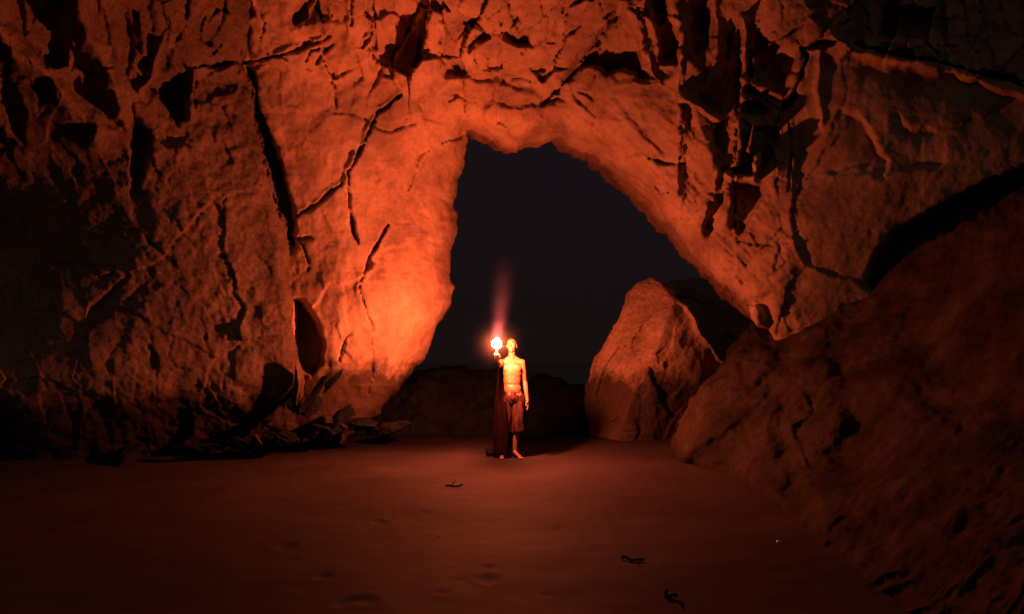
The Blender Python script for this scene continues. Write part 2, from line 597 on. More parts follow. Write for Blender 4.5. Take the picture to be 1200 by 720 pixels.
CRACKS = [
    ([(470, 112), (456, 123), (441, 134), (432, 158), (419, 184), (409, 200), (408, 216)], 5, 0.35),
    ([(402, 214), (384, 228), (370, 240), (347, 254)], 4, 0.3),
    ([(408, 216), (410, 240), (412, 258), (418, 284)], 3, 0.22), ([(410, 254), (419, 284)], 4.5, 0.3),
    ([(456, 262), (445, 282), (434, 302), (422, 335)], 4, 0.3),
    ([(422, 335), (428, 360), (437, 385), (437, 420), (432, 460)], 2.2, 0.14),
    ([(411, 388), (400, 410), (396, 425)], 2.5, 0.16),
    ([(548, 150), (540, 160), (528, 164), (518, 168)], 4, 0.25),
    ([(502, 176), (492, 184), (488, 200), (480, 225)], 3, 0.14),
    ([(465, 262), (482, 260)], 2.5, 0.12),
    ([(346, 280), (366, 280)], 3, 0.2), ([(350, 282), (362, 308), (360, 318)], 3, 0.2), ([(336, 298), (346, 292)], 3, 0.15),
    ([(390, 84), (392, 100), (394, 128)], 4, 0.18), 
    ([(284, 74), (304, 71), (324, 65), (350, 58), (376, 48), (390, 42)], 4, 0.22),
    ([(325, 62), (338, 70)], 3, 0.15), ([(358, 72), (364, 60), (380, 58)], 3.5, 0.2), ([(372, 75), (378, 64), (390, 54)], 3.5, 0.2),
    ([(296, -40), (293, 20), (290, 45), (283, 70)], 6, 0.4), ([(222, -10), (216, 30), (208, 55)], 4, 0.3),
    ([(345, 26), (353, 18), (358, 6)], 5, 0.35), ([(372, -5), (372, 10), (378, 26)], 3, 0.25), ([(306, 48), (308, 34), (312, 26)], 2.5, 0.18),
    ([(412, -20), (412, 0), (412, 28)], 4, 0.35), ([(437, -20), (438, 25), (440, 60)], 6, 0.35), ([(437, 36), (430, 48), (424, 58)], 3, 0.2),
    ([(458, 76), (462, 64), (472, 52), (482, 30)], 5, 0.35), ([(494, 38), (492, 56), (486, 72)], 4, 0.25),
    ([(516, 10), (516, 40), (515, 80)], 2.5, 0.2), ([(518, 2), (528, 14)], 4, 0.3),
    ([(729, 4), (702, 44), (676, 80), (652, 108), (636, 122)], 8, 0.4),
    ([(680, 30), (664, 44), (650, 70)], 3, 0.25), ([(587, 0), (588, 48), (590, 100)], 2.5, 0.15),
    ([(797, 90), (800, 130), (796, 200)], 3, 0.2), ([(758, 186), (775, 191), (806, 194)], 3.5, 0.2), ([(766, 220), (775, 230), (788, 224)], 4, 0.2),
    ([(935, 50), (945, 70), (932, 110), (908, 145), (905, 180)], 7, 0.4),
    ([(866, 30), (866, 90), (862, 160)], 4, 0.35),
    ([(940, 57), (985, 47), (1030, 58), (1080, 68), (1130, 82), (1210, 104)], 6, 0.3),
    ([(985, 30), (995, 20), (990, 10)], 6, 0.3), ([(1150, 82), (1180, 92), (1210, 98)], 7, 0.35), ([(1090, 10), (1085, 50), (1098, 66)], 4, 0.2),
    ([(925, 135), (928, 180), (924, 225)], 3.5, 0.12), 
    ([(225, 80), (250, 78), (270, 73), (284, 72)], 4, 0.25), ([(240, 20), (235, 40), (238, 50), (248, 54)], 4, 0.2), ([(250, 66), (262, 54)], 3, 0.16),
    ([(232, 98), (225, 118), (228, 128)], 5, 0.2),
    ([(262, 110), (272, 108), (278, 100)], 4, 0.12),
]
RIDGES = [
    ([(733, 2), (744, 22), (754, 44), (762, 80), (768, 92), (780, 96), (793, 90), (797, 62)], 8, 0.22),
    ([(780, -30), (790, 10), (803, 45)], 11, 0.15),
    ([(798, 40), (799, 110), (796, 160), (793, 228)], 6, 0.22),
    ([(836, -10), (842, 50), (838, 80), (830, 104)], 8, 0.26),
    ([(872, 22), (873, 80), (867, 130), (864, 190)], 6, 0.34), ([(870, 92), (890, 102), (914, 113)], 5, 0.3),
    ([(868, 113), (885, 114), (898, 124)], 4, 0.26), ([(868, 136), (884, 144), (906, 146)], 4.5, 0.26),
    ([(805, 118), (822, 126), (838, 137)], 4, 0.36), ([(884, 146), (876, 176)], 4, 0.4), ([(854, 205), (882, 213)], 4, 0.4),
    ([(889, 182), (882, 208)], 4.5, 0.42), ([(900, 265), (918, 276), (936, 290)], 4, 0.05), ([(842, 200), (828, 245), (822, 275)], 7, 0.34), ([(810, 120), (826, 160), (832, 205)], 10, 0.2), ([(856, 225), (850, 262)], 9, 0.3),
    ([(88, -40), (93, 10), (104, 44), (122, 74), (138, 104), (142, 134)], 17, 0.42),
    ([(-30, 10), (20, 62), (62, 98), (112, 158)], 24, 0.42),
    ([(165, 20), (170, 62)], 5, 0.16), ([(186, 50), (180, 72), (176, 98), (160, 104)], 5, 0.2),
    ([(226, 84), (224, 112), (222, 142)], 5, 0.18),
    ([(345, 40), (375, 30), (395, 36)], 14, 0.16),
    ([(975, 45), (1010, 60), (1060, 70), (1120, 84), (1210, 116)], 7, 0.16), ([(962, 60), (960, 110), (963, 145)], 5, 0.08),
    ([(780, 240), (800, 275), (830, 305), (868, 345)], 9, 0.1),
]


LEDGES = [   # a sheet of rock that ends along a line; the next one starts deeper on the given side
    ([(985, 122), (1004, 130), (1028, 160), (1042, 190), (1040, 210)], 0.13, 46, 1),
    ([(1050, 128), (1072, 146), (1090, 150), (1125, 141), (1160, 128), (1172, 108)], 0.11, 40, 1),
    ([(1036, 204), (1080, 201), (1112, 197)], 0.09, 34, -1),
    ([(925, 128), (931, 180), (924, 226)], 0.10, 50, -1),
    ([(700, 175), (735, 186), (775, 192), (806, 195)], 0.06, 20, -1),
    ([(304, 71), (324, 65), (350, 58), (376, 48), (395, 40)], 0.10, 70, -1),
    ([(470, 112), (456, 123), (441, 134), (432, 158), (419, 184), (409, 200), (402, 216), (384, 228), (347, 254)], 0.10, 60, 1),
    ([(456, 262), (445, 282), (434, 302), (422, 335)], 0.07, 30, -1),
    ([(548, 155), (518, 168), (500, 178), (488, 205), (480, 235), (465, 262)], 0.05, 60, -1),
    ([(210, 40), (208, 56), (186, 78), (180, 92)], 0.15, 30, -1),
    ([(588, 36), (588, 60), (590, 104)], 0.16, 30, 1),
    ([(516, -10), (516, 40), (515, 82)], 0.16, 30, -1),
    ([(515, 92), (548, 93), (556, 100), (600, 105), (640, 120)], 0.14, 26, -1),
    ([(475, 128), (520, 114), (560, 122), (600, 132), (640, 128), (664, 116)], 0.14, 40, -1),
    ([(551, 62), (577, 48), (590, 52), (627, 58), (655, 36)], 0.16, 30, -1),
    ([(640, 118), (664, 86), (694, 48), (728, 0)], 0.22, 40, 1),
    ([(458, 78), (474, 50), (494, 20), (505, -10)], 0.2, 40, -1),
    ([(412, -30), (412, 20), (404, 60)], 0.14, 40, 1),
    ([(440, -30), (440, 40), (424, 62)], 0.16, 40, 1),
    ([(350, 20), (372, 4), (380, -30)], 0.14, 30, -1),
    ([(660, 0), (650, 40), (664, 70)], 0.14, 30, 1),
    ([(700, 92), (745, 98), (775, 104), (797, 110)], 0.10, 40, -1),
]


def ledge(X, Y, pts, depth, reach, side):
    pts = np.asarray(pts, float)
    lo, hi = pts.min(0) - reach * 3, pts.max(0) + reach * 3
    out = np.zeros(X.shape)
    m = (X > lo[0]) & (X < hi[0]) & (Y > lo[1]) & (Y < hi[1])
    x, y = X[m], Y[m]
    Q = np.stack([x / 22, y / 22, np.full(x.shape, 6.2)], -1)
    x = x + 5 * fbm(Q, 4)
    y = y + 5 * fbm(Q + 20, 4)
    best = np.full(x.shape, 1e9)
    sg = np.zeros(x.shape)
    fade = np.ones(x.shape)
    n = len(pts)
    for i in range(n - 1):
        a, b = pts[i], pts[i + 1]
        d = b - a
        tt = ((x - a[0]) * d[0] + (y - a[1]) * d[1]) / (d @ d)
        t = np.clip(tt, 0, 1)
        q = np.hypot(x - a[0] - t * d[0], y - a[1] - t * d[1])
        cr = d[0] * (y - a[1]) - d[1] * (x - a[0])
        k = q < best
        best = np.where(k, q, best)
        sg = np.where(k, np.sign(cr), sg)
        par = (i + t) / (n - 1)
        fade = np.where(k, np.sin(np.clip(par, 0.0, 1.0) * math.pi) ** 0.6, fade)
    s = best * sg * side
    out[m] = depth * fade * np.where(s > 0, smooth(s / 7.0) * np.exp(-s / reach), 0.0)
    return out


def cave_carve(X, Y):
    c = np.zeros(X.shape)
    roof = smooth((150 - Y + 35 * np.sin(X / 70)) / 90) * smooth((X - 330) / 80) * smooth((960 - X) / 90)
    band = smooth((X - 790) / 30) * smooth((930 - X) / 30) * smooth((330 - Y) / 60)
    topl = smooth((150 - Y) / 60) * smooth((330 - X) / 60) * 0.22
    topr = smooth((X - 920) / 60) * smooth((70 - Y + (X - 940) * 0.18) / 30) * 0.6
    strong = np.clip(np.maximum.reduce([roof * (1 - 0.6 * band), band * 0.45, topl, topr]), 0, 1)
    leftw = smooth((335 - X) / 30) * (1 - topl)
    f1, e1 = facets(X, Y, 62, 3, 0.8, 1.35, 0.15, 0.12)
    f2, e2 = facets(X, Y, 27, 5, 0.85, 1.3, -0.2, 0.12)
    f3, e3 = facets(X, Y, 120, 8, 1.0, 1.2, 0.3, 0.3)
    f4, e4 = facets(X, Y, 13, 9, 1.0, 1.2, 0.4)
    c += strong * (0.24 * f1 + 0.085 * f2 + 0.010 * f4)
    c += strong * 0.025 * np.clip(1 - e2 / 0.06, 0, 1) + strong * 0.06 * np.clip(1 - e1 / 0.03, 0, 1)
    slab = smooth((X - 910) / 40)
    c += (1 - strong) * (1 - 0.8 * slab) * (0.055 * f3 + 0.012 * f2)
    lw = leftw * (0.4 + 0.6 * smooth((X - 40) / 180))
    c += lw * (0.018 * f3 + 0.006 * f2)
    big_ = fbm(np.stack([X / 150, Y / 120, np.full(X.shape, 12.3)], -1), 2, 0.45)
    c += np.clip(roof + topr + 0.6 * band, 0, 1) * 0.30 * big_ + leftw * 0.0 * big_
    for pts, d in PITS:
        k = 0.36 if 795 < pts[0][0] < 945 else (0.42 if pts[0][0] < 240 else 0.6)
        k = 0.9 if pts[0] in ((343, 350), (286, 74)) else k
        c += recess(X, Y, pts, d * k, 8.0 if pts[0][0] > 240 else 13.0)
    c += recess(X, Y, [(803, -20), (870, 20), (938, 52), (930, 100), (908, 140), (902, 205), (898, 290), (870, 300), (838, 270), (806, 215), (802, 120)], 0.10, 26.0)
    c += recess(X, Y, [(1020, 300), (1045, 268), (1100, 238), (1150, 212), (1215, 186), (1400, 150), (1400, 330), (1100, 345), (1010, 340)], 1.3, 26.0)
    for pts, w, d in CRACKS:
        c += crack(X, Y, pts, w * 0.72, d * 0.7)
    a = 0.80                                        # bedding lines run along the right side of the arch
    u = X * math.cos(a) + Y * math.sin(a)
    v = -X * math.sin(a) + Y * math.cos(a)
    bed = smooth((X - 560) / 90) * smooth((920 - X) / 60) * smooth((Y - 95) / 50)
    c += bed * 0.075 * fbm(np.stack([u / 140, v / 22, np.full(X.shape, 1.3)], -1), 5, 0.6)
    pil = smooth((X - 350) / 30) * smooth((Y - 90) / 60) * smooth((575 - X) / 40)
    c += pil * 0.035 * fbm(np.stack([X / 40 + Y / 300, Y / 170, np.full(X.shape, 5.3)], -1), 5, 0.55)
    for pts, d, rch, sd in LEDGES:
        c += ledge(X, Y, pts, d, rch, sd)
    for pts, w, d in RIDGES:
        c -= rib(X, Y, pts, w, d)
    return c


def wall_rough(X, Y):
    return 0.45 + 0.55 * smooth((X - 40) / 180)


def arch_rough(X, Y):
    pillar = smooth((X - 340) / 30) * smooth((570 - X) / 30) * smooth((Y - 110) / 50)
    slab = smooth((X - 920) / 40) * smooth((Y - 60) / 40)
    return 1 - 0.5 * pillar - 0.62 * slab


ARCH_OUT = [(200, -300), (1500, -300), (1500, 480), (1000, 480), (915, 420), (903, 396), (893, 380), (880, 363), (868, 351), (850, 336), (835, 319), (815, 301),
            (803, 286), (790, 266), (770, 246), (750, 226), (735, 212), (715, 195), (690, 179), (668, 171), (655, 160), (640, 165), (620, 168),
            (607, 177), (590, 172), (575, 165), (556, 152), (547, 151), (550, 166), (545, 190), (538, 215), (530, 238), (535, 258), (536, 275),
            (530, 295), (528, 318), (532, 335), (527, 357), (512, 390), (495, 420), (478, 445), (458, 468), (436, 492), (400, 525), (200, 545)]
ARCH_CTL = [(240, 300, 11), (240, 100, 10.4), (345, 300, 10.9), (345, 450, 10.9), (400, 300, 10.85), (450, 350, 10.95), (430, 420, 10.9), (430, 470, 11.3), (380, 510, 11.2),
            (500, 330, 11.6), (530, 300, 12.2), (480, 430, 11.8), (540, 190, 12.0), (480, 200, 11.2), (400, 200, 10.7), (320, 150, 10.3), (300, 80, 9.8), (400, 100, 10.1),
            (480, 120, 10.5), (556, 155, 11.6), (600, 170, 11.4), (650, 160, 11.4), (600, 130, 10.7), (650, 110, 10.5), (350, 50, 9.4), (450, 50, 9.5), (550, 50, 9.5), (650, 50, 9.4),
            (350, -20, 8.5), (500, -20, 8.5), (650, -20, 8.4), (500, -300, 6.3), (300, -300, 6.3), (800, -300, 6.0), (720, 200, 11.2), (790, 265, 10.8), (850, 335, 10.4),
            (890, 375, 10.1), (720, 150, 10.4), (760, 100, 9.8), (750, 20, 9.0), (850, 250, 9.9), (850, 150, 9.55), (850, 50, 9.1), (930, 200, 9.32), (930, 100, 8.9), (930, 0, 8.3),
            (930, 300, 9.65), (1000, 250, 9.25), (1050, 150, 8.78), (1050, 50, 8.55), (1150, 150, 8.65), (1150, 50, 8.6), (1100, 250, 9.2), (1200, 180, 8.75), (1000, 400, 10), (1200, 350, 10),
            (1500, 300, 9), (1500, -300, 6.6), (1200, -200, 7.0)]
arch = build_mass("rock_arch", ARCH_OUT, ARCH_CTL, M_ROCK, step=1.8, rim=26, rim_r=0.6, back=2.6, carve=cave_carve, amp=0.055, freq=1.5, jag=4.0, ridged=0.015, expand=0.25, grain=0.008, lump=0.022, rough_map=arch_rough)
tag(arch, kind="structure")

WALL_OUT = [(-300, -300), (302, -300), (297, 0), (291, 45), (284, 72), (296, 110), (299, 150), (314, 200), (328, 250), (335, 290), (341, 340), (345, 400), (352, 440), (346, 470),
            (330, 480), (305, 500), (280, 530), (150, 560), (0, 575), (-300, 620)]
WALL_CTL = [(340, 400, 10.1), (335, 290, 10.0), (300, 150, 9.6), (285, 72, 9.2), (296, 0, 8.4), (296, -300, 6), (250, 280, 9.45), (250, 400, 9.75), (200, 180, 9.0), (200, 80, 8.6), (200, 0, 7.6),
            (150, 350, 9.25), (150, 460, 9.3), (100, 250, 9.05), (100, 100, 8.0), (80, 0, 6.7), (0, 350, 9.3), (0, 200, 8.8), (0, 60, 7.0), (0, 480, 9.0), (0, 555, 9.7), (150, 540, 10.0), (280, 480, 10.0), (280, 528, 10.8),
            (-300, 300, 9.3), (-300, 0, 5.8), (-300, -300, 4.5), (-300, 470, 9.0), (-300, 580, 9.7)]
wall = build_mass("cave_wall", WALL_OUT, WALL_CTL, M_WALL, step=1.8, rim=14, rim_r=0.35, back=1.6, carve=cave_carve, amp=0.06, freq=1.2, jag=4.0, ridged=0.0, grain=0.010, rough_map=wall_rough, lump=0.035)
tag(wall, kind="structure")


# ------------------------------------------------------------------ ground, sea
def sand_height(x, y):
    P = np.stack([x, y, np.zeros_like(x)], -1)
    z = 0.030 * fbm(P * 0.55, 4) + 0.004 * fbm(P * 4.0 + 4, 3)
    z = z - 1.1 * smooth((y - 12.6) / 9.0) + 0.05 * np.exp(-((y - 12.4) / 0.8) ** 2)
    z = z + 0.05 * smooth((-3.4 - x) / 3.0) * smooth((y - 7) / 3.0)
    return z


def lines(lo, a, b, hi, fine):
    mid = np.arange(a, b, fine)
    k = 1.35 ** np.arange(1, 26) * fine
    left = a - np.cumsum(k)
    right = b + np.cumsum(k)
    left = left[left > lo]
    right = right[right < hi]
    return np.concatenate([[lo], left[::-1], mid, [b], right, [hi]])


gxs = lines(-900, -6.5, 4.2, 900, 0.028)
gys = lines(-60, 3.0, 13.5, 1500, 0.026)
GX, GY = np.meshgrid(gxs, gys)
GZ = sand_height(GX, GY)
prints = []
pr = np.random.default_rng(4)
for (px, py, w) in [(447, 605, 1), (460, 592, 0.5), (462, 602, 0.5), (500, 596, 0.6), (425, 645, 0.4), (342, 634, 1.1), (385, 670, 0.8), (412, 699, 0.9), (434, 698, 0.9), (573, 674, 1.0),
                    (573, 660, 0.6), (612, 637, 0.5), (655, 613, 0.5), (693, 627, 0.4), (352, 650, 0.5), (436, 592, 0.4), (520, 690, 0.5), (640, 690, 0.4), (540, 675, 0.5)]:
    d = 1.4 * FPX / (py - 425)
    prints.append(((px - 600) / FPX * d, d, pr.uniform(-0.6, 0.6), w))
for fx, fy, a, s in prints:
    c, sn = math.cos(a), math.sin(a)
    u = (GX - fx) * c + (GY - fy) * sn
    v = -(GX - fx) * sn + (GY - fy) * c
    r2 = (u / (0.045 * s + 0.012)) ** 2 + (v / (0.075 * s + 0.012)) ** 2
    GZ += -0.017 * s * np.exp(-r2 ** 1.5) + 0.003 * s * np.exp(-(np.sqrt(r2) - 1.6) ** 2 * 5)
gi = np.arange(GX.size).reshape(GX.shape)
m_sand, nt, N, L, b = new_mat("wet_sand")
g = N.new("ShaderNodeNewGeometry")
n1 = N.new("ShaderNodeTexNoise"); n1.inputs["Scale"].default_value = 0.9; n1.inputs["Detail"].default_value = 8
n2 = N.new("ShaderNodeTexNoise"); n2.inputs["Scale"].default_value = 160; n2.inputs["Detail"].default_value = 3
L.new(g.outputs["Position"], n1.inputs["Vector"]); L.new(g.outputs["Position"], n2.inputs["Vector"])
r1 = N.new("ShaderNodeValToRGB")
r1.color_ramp.elements[0].position = 0.3; r1.color_ramp.elements[0].color = (0.031, 0.0250, 0.0250, 1)
r1.color_ramp.elements[1].position = 0.7; r1.color_ramp.elements[1].color = (0.043, 0.035, 0.035, 1)
L.new(n1.outputs["Fac"], r1.inputs[0])
r2 = N.new("ShaderNodeValToRGB")
r2.color_ramp.elements[0].position = 0.25; r2.color_ramp.elements[0].color = (0.6, 0.6, 0.6, 1)
r2.color_ramp.elements[1].position = 0.75; r2.color_ramp.elements[1].color = (1.25, 1.25, 1.25, 1)
L.new(n2.outputs["Fac"], r2.inputs[0])
mm = N.new("ShaderNodeMixRGB"); mm.blend_type = 'MULTIPLY'; mm.inputs[0].default_value = 1
L.new(r1.outputs[0], mm.inputs[1]); L.new(r2.outputs[0], mm.inputs[2])
ps = N.new("ShaderNodeSeparateXYZ"); L.new(g.outputs["Position"], ps.inputs[0])
w1 = N.new("ShaderNodeMath"); w1.operation = 'MULTIPLY_ADD'; w1.inputs[1].default_value = -0.25
L.new(ps.outputs["X"], w1.inputs[0]); L.new(ps.outputs["Y"], w1.inputs[2])
w2 = N.new("ShaderNodeMath"); w2.operation = 'MULTIPLY_ADD'; w2.inputs[1].default_value = 0.9
L.new(n1.outputs["Fac"], w2.inputs[0]); L.new(w1.outputs[0], w2.inputs[2])
w3 = N.new("ShaderNodeMapRange"); w3.inputs["From Min"].default_value = 11.5; w3.inputs["From Max"].default_value = 12.7
L.new(w2.outputs[0], w3.inputs["Value"])
w4 = N.new("ShaderNodeMixRGB"); w4.blend_type = 'MULTIPLY'; w4.inputs[2].default_value = (0.33, 0.34, 0.36, 1)
L.new(w3.outputs[0], w4.inputs[0]); L.new(mm.outputs[0], w4.inputs[1])
L.new(w4.outputs[0], b.inputs["Base Color"])
b.inputs["Roughness"].default_value = 0.8
b.inputs["Specular IOR Level"].default_value = 0.03
bp = N.new("ShaderNodeBump"); bp.inputs["Strength"].default_value = 0.35; bp.inputs["Distance"].default_value = 0.008
L.new(n2.outputs["Fac"], bp.inputs["Height"]); L.new(bp.outputs[0], b.inputs["Normal"])
sand = np_mesh("sand", np.stack([GX, GY, GZ], -1).reshape(-1, 3), np.stack([gi[:-1, :-1], gi[:-1, 1:], gi[1:, 1:], gi[1:, :-1]], -1).reshape(-1, 4), m_sand)
tag(sand, kind="structure")


def sand_z(x, y):
    return float(sand_height(np.array([float(x)]), np.array([float(y)]))[0])


m_sea, nt, N, L, b = new_mat("sea_water")
b.inputs["Base Color"].default_value = (0.01, 0.01, 0.012, 1)
b.inputs["Roughness"].default_value = 0.12
b.inputs["Specular IOR Level"].default_value = 1.0
g = N.new("ShaderNodeNewGeometry")
nz = N.new("ShaderNodeTexNoise"); nz.inputs["Scale"].default_value = 0.8; nz.inputs["Detail"].default_value = 5
L.new(g.outputs["Position"], nz.inputs["Vector"])
bp = N.new("ShaderNodeBump"); bp.inputs["Strength"].default_value = 0.05; bp.inputs["Distance"].default_value = 0.2
L.new(nz.outputs["Fac"], bp.inputs["Height"]); L.new(bp.outputs[0], b.inputs["Normal"])
sxs, sys_ = np.linspace(-1500, 1500, 40), np.concatenate([np.linspace(17, 100, 40), np.linspace(120, 2500, 40)])
SX, SY = np.meshgrid(sxs, sys_)
SZ = np.full(SX.shape, -0.92)
si = np.arange(SX.size).reshape(SX.shape)
sea = np_mesh("sea", np.stack([SX, SY, SZ], -1).reshape(-1, 3), np.stack([si[:-1, :-1], si[:-1, 1:], si[1:, 1:], si[1:, :-1]], -1).reshape(-1, 4), m_sea)
tag(sea, kind="structure")

# ------------------------------------------------------------------ boulders


def mild(seed, a1=0.10, a2=0.04, c1=70, c2=26, rot=0.5):
    def f(X, Y):
        f1, e1 = facets(X, Y, c1, seed, 0.8, 1.3, rot)
        f2, e2 = facets(X, Y, c2, seed + 1, 0.8, 1.3, rot)
        return a1 * f1 + a2 * f2 + 0.008 * np.clip(1 - e2 / 0.06, 0, 1)
    return f


def slab_carve(X, Y):
    a = -0.72                                     # bedding runs up to the right
    u = X * math.cos(a) + Y * math.sin(a)
    v = -X * math.sin(a) + Y * math.cos(a)
    g1 = fbm(np.stack([u / 150, v / 34, np.full(X.shape, 1.3)], -1), 6, 0.6)
    g2 = fbm(np.stack([u / 60, v / 60, np.full(X.shape, 7.3)], -1), 4, 0.5, True)
    f1, e1 = facets(X, Y, 110, 23, 1.5, 0.8, a)
    calm = 1 - 0.45 * smooth((X - 960) / 150)
    Q = np.stack([X / 50, Y / 50, np.full(X.shape, 4.4)], -1)
    Xw, Yw = X + 12 * fbm(Q, 4), Y + 12 * fbm(Q + 30, 4)
    v = 0.0
    for pts, w, d in (([(900, 392), (925, 440), (912, 500), (935, 570)], 20, 0.14),
                      ([(1005, 330), (985, 420), (1012, 500), (1005, 560)], 26, 0.20),
                      ([(930, 570), (970, 540), (1010, 500), (1080, 470), (1180, 470)], 22, 0.18),
                      ([(1100, 290), (1080, 380), (1110, 460)], 26, 0.16)):
        dd, _ = seg_dist(Xw, Yw, pts, False)
        v = v + d * np.exp(-(dd / w) ** 2)
    return v + calm * (0.085 * g1 + 0.02 * g2) + 0.015 * f1


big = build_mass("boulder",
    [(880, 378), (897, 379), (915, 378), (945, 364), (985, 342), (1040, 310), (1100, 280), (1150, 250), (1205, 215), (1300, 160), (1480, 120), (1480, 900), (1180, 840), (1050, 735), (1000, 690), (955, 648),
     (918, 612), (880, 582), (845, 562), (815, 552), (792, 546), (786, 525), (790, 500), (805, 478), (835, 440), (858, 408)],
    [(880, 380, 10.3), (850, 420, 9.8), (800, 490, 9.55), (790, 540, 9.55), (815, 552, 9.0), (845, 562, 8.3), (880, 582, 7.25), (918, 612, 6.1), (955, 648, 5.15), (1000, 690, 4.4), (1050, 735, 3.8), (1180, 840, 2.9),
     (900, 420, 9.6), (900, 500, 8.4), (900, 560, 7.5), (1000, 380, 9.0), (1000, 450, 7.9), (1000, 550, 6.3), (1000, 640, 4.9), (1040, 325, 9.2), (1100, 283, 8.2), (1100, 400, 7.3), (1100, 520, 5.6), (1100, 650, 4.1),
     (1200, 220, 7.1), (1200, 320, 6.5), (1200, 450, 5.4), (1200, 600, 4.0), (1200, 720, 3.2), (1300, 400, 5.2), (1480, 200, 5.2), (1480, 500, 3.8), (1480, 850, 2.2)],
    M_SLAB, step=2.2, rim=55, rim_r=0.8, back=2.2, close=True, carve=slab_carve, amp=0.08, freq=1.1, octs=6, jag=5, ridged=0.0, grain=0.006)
tag(big, "huge dark slab of rock sloping down from the right edge to the sand", "boulder")

def mid_carve(X, Y):
    f1, e1 = facets(X, Y, 60, 31, 0.7, 1.5, 0.5, 0.12)
    f2, e2 = facets(X, Y, 22, 32, 0.8, 1.3, 0.5, 0.15)
    # crease: left of this line a plane leans back to the left, right of it the side face falls away
    pts = [(772, 318), (790, 352), (778, 385), (765, 425), (742, 462), (722, 525)]
    d, _ = seg_dist(X, Y, pts, False)
    xr = np.interp(Y, [p[1] for p in pts], [p[0] for p in pts])
    right = np.where(X > xr, d, 0.0)
    left = np.where(X <= xr, d, 0.0)
    return 0.10 * f1 + 0.035 * f2 + 0.011 * right + 0.004 * left


mid = build_mass("boulder",
    [(762, 323), (748, 333), (735, 347), (727, 366), (716, 388), (704, 410), (692, 432), (684, 458), (684, 480), (690, 503), (698, 522), (790, 522), (812, 500), (836, 470), (856, 440), (848, 424), (822, 392), (816, 372), (797, 352), (784, 340)],
    [(762, 323, 13.4), (735, 350, 13.2), (700, 440, 12.9), (685, 465, 13.0), (740, 400, 12.75), (785, 370, 12.5), (766, 420, 12.2), (738, 470, 12.1), (815, 400, 12.3), (840, 440, 12.3), (790, 470, 12.0), (750, 515, 11.9), (700, 510, 12.3), (800, 500, 12.0)],
    M_BOULDER, step=1.4, rim=7, rim_r=0.2, back=2.2, close=True, carve=mid_carve, amp=0.05, freq=1.6, octs=6, jag=3, ridged=0.0, lam=0.02, grain=0.006)
tag(mid, "pointed boulder with a lit ridge standing under the arch", "boulder")

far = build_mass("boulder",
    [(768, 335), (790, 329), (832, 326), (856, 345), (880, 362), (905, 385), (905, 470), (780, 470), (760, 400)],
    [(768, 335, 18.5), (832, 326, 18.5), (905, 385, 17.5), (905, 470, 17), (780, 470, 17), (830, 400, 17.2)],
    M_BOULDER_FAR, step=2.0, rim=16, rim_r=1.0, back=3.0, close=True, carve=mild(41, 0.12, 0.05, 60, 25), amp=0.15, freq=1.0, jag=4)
tag(far, "dark rounded boulder farthest back, behind the pointed boulder", "boulder")

wedge = build_mass("stone",
    [(880, 359), (886, 356), (894, 361), (901, 369), (905, 379), (896, 384), (886, 381), (881, 372)],
    [(880, 359, 10.15), (905, 379, 10.2), (886, 381, 10.05), (890, 368, 9.95)],
    M_BOULDER, step=0.8, rim=6, rim_r=0.12, back=0.35, close=True, amp=0.02, freq=5, jag=1)
tag(wedge, "small pale stone wedged between the arch foot and the sloping slab", "stone")

reef_l = build_mass("reef_rock",
    [(425, 470), (450, 448), (480, 436), (520, 428), (560, 430), (598, 436), (604, 470), (600, 520), (430, 525)],
    [(425, 470, 14.5), (480, 436, 15), (520, 428, 15.2), (598, 436, 15.2), (600, 520, 13.6), (430, 525, 13.6), (510, 480, 14.2)],
    M_DARKROCK, step=2.0, rim=14, rim_r=0.7, back=2.2, close=True, carve=mild(51, 0.12, 0.06, 40, 18), amp=0.12, freq=1.6, jag=4)
tag(reef_l, "low dark rock ledge behind the person, left of the body", "rock")
reef_r = build_mass("reef_rock",
    [(606, 448), (630, 440), (660, 444), (690, 452), (705, 480), (700, 522), (606, 522)],
    [(606, 448, 17), (660, 444, 17), (705, 480, 16), (700, 522, 15), (606, 522, 15), (650, 480, 15.8)],
    M_DARKROCK, step=2.0, rim=14, rim_r=0.7, back=2.2, close=True, carve=mild(55, 0.12, 0.06, 40, 18), amp=0.12, freq=1.6, jag=4)
tag(reef_r, "low dark rock ledge between the person and the pointed boulder", "rock")

# leaning shards and rubble at the foot of the wall


def rock_chunk(name, size, seed, mat, sub=3, rough=0.18):
    bm = bmesh.new()
    bmesh.ops.create_icosphere(bm, subdivisions=sub, radius=1.0)
    r = np.random.default_rng(seed)
    V = np.array([v.co[:] for v in bm.verts])
    for _ in range(9):                      # chop with random planes: angular stone
        n = r.normal(size=3); n /= np.linalg.norm(n)
        d = r.uniform(0.5, 0.85)
        over = V @ n - d
        V -= np.outer(np.clip(over, 0, None), n)
    V += V * (rough * fbm(V * 2.2 + seed, 4, 0.55))[:, None]
    V *= np.asarray(size)
    for v, p in zip(bm.verts, V):
        v.co = p
    me = bpy.data.meshes.new(name)
    bm.to_mesh(me)
    bm.free()
    me.materials.append(mat)
    o = bpy.data.objects.new(name, me)
    col.objects.link(o)
    return o


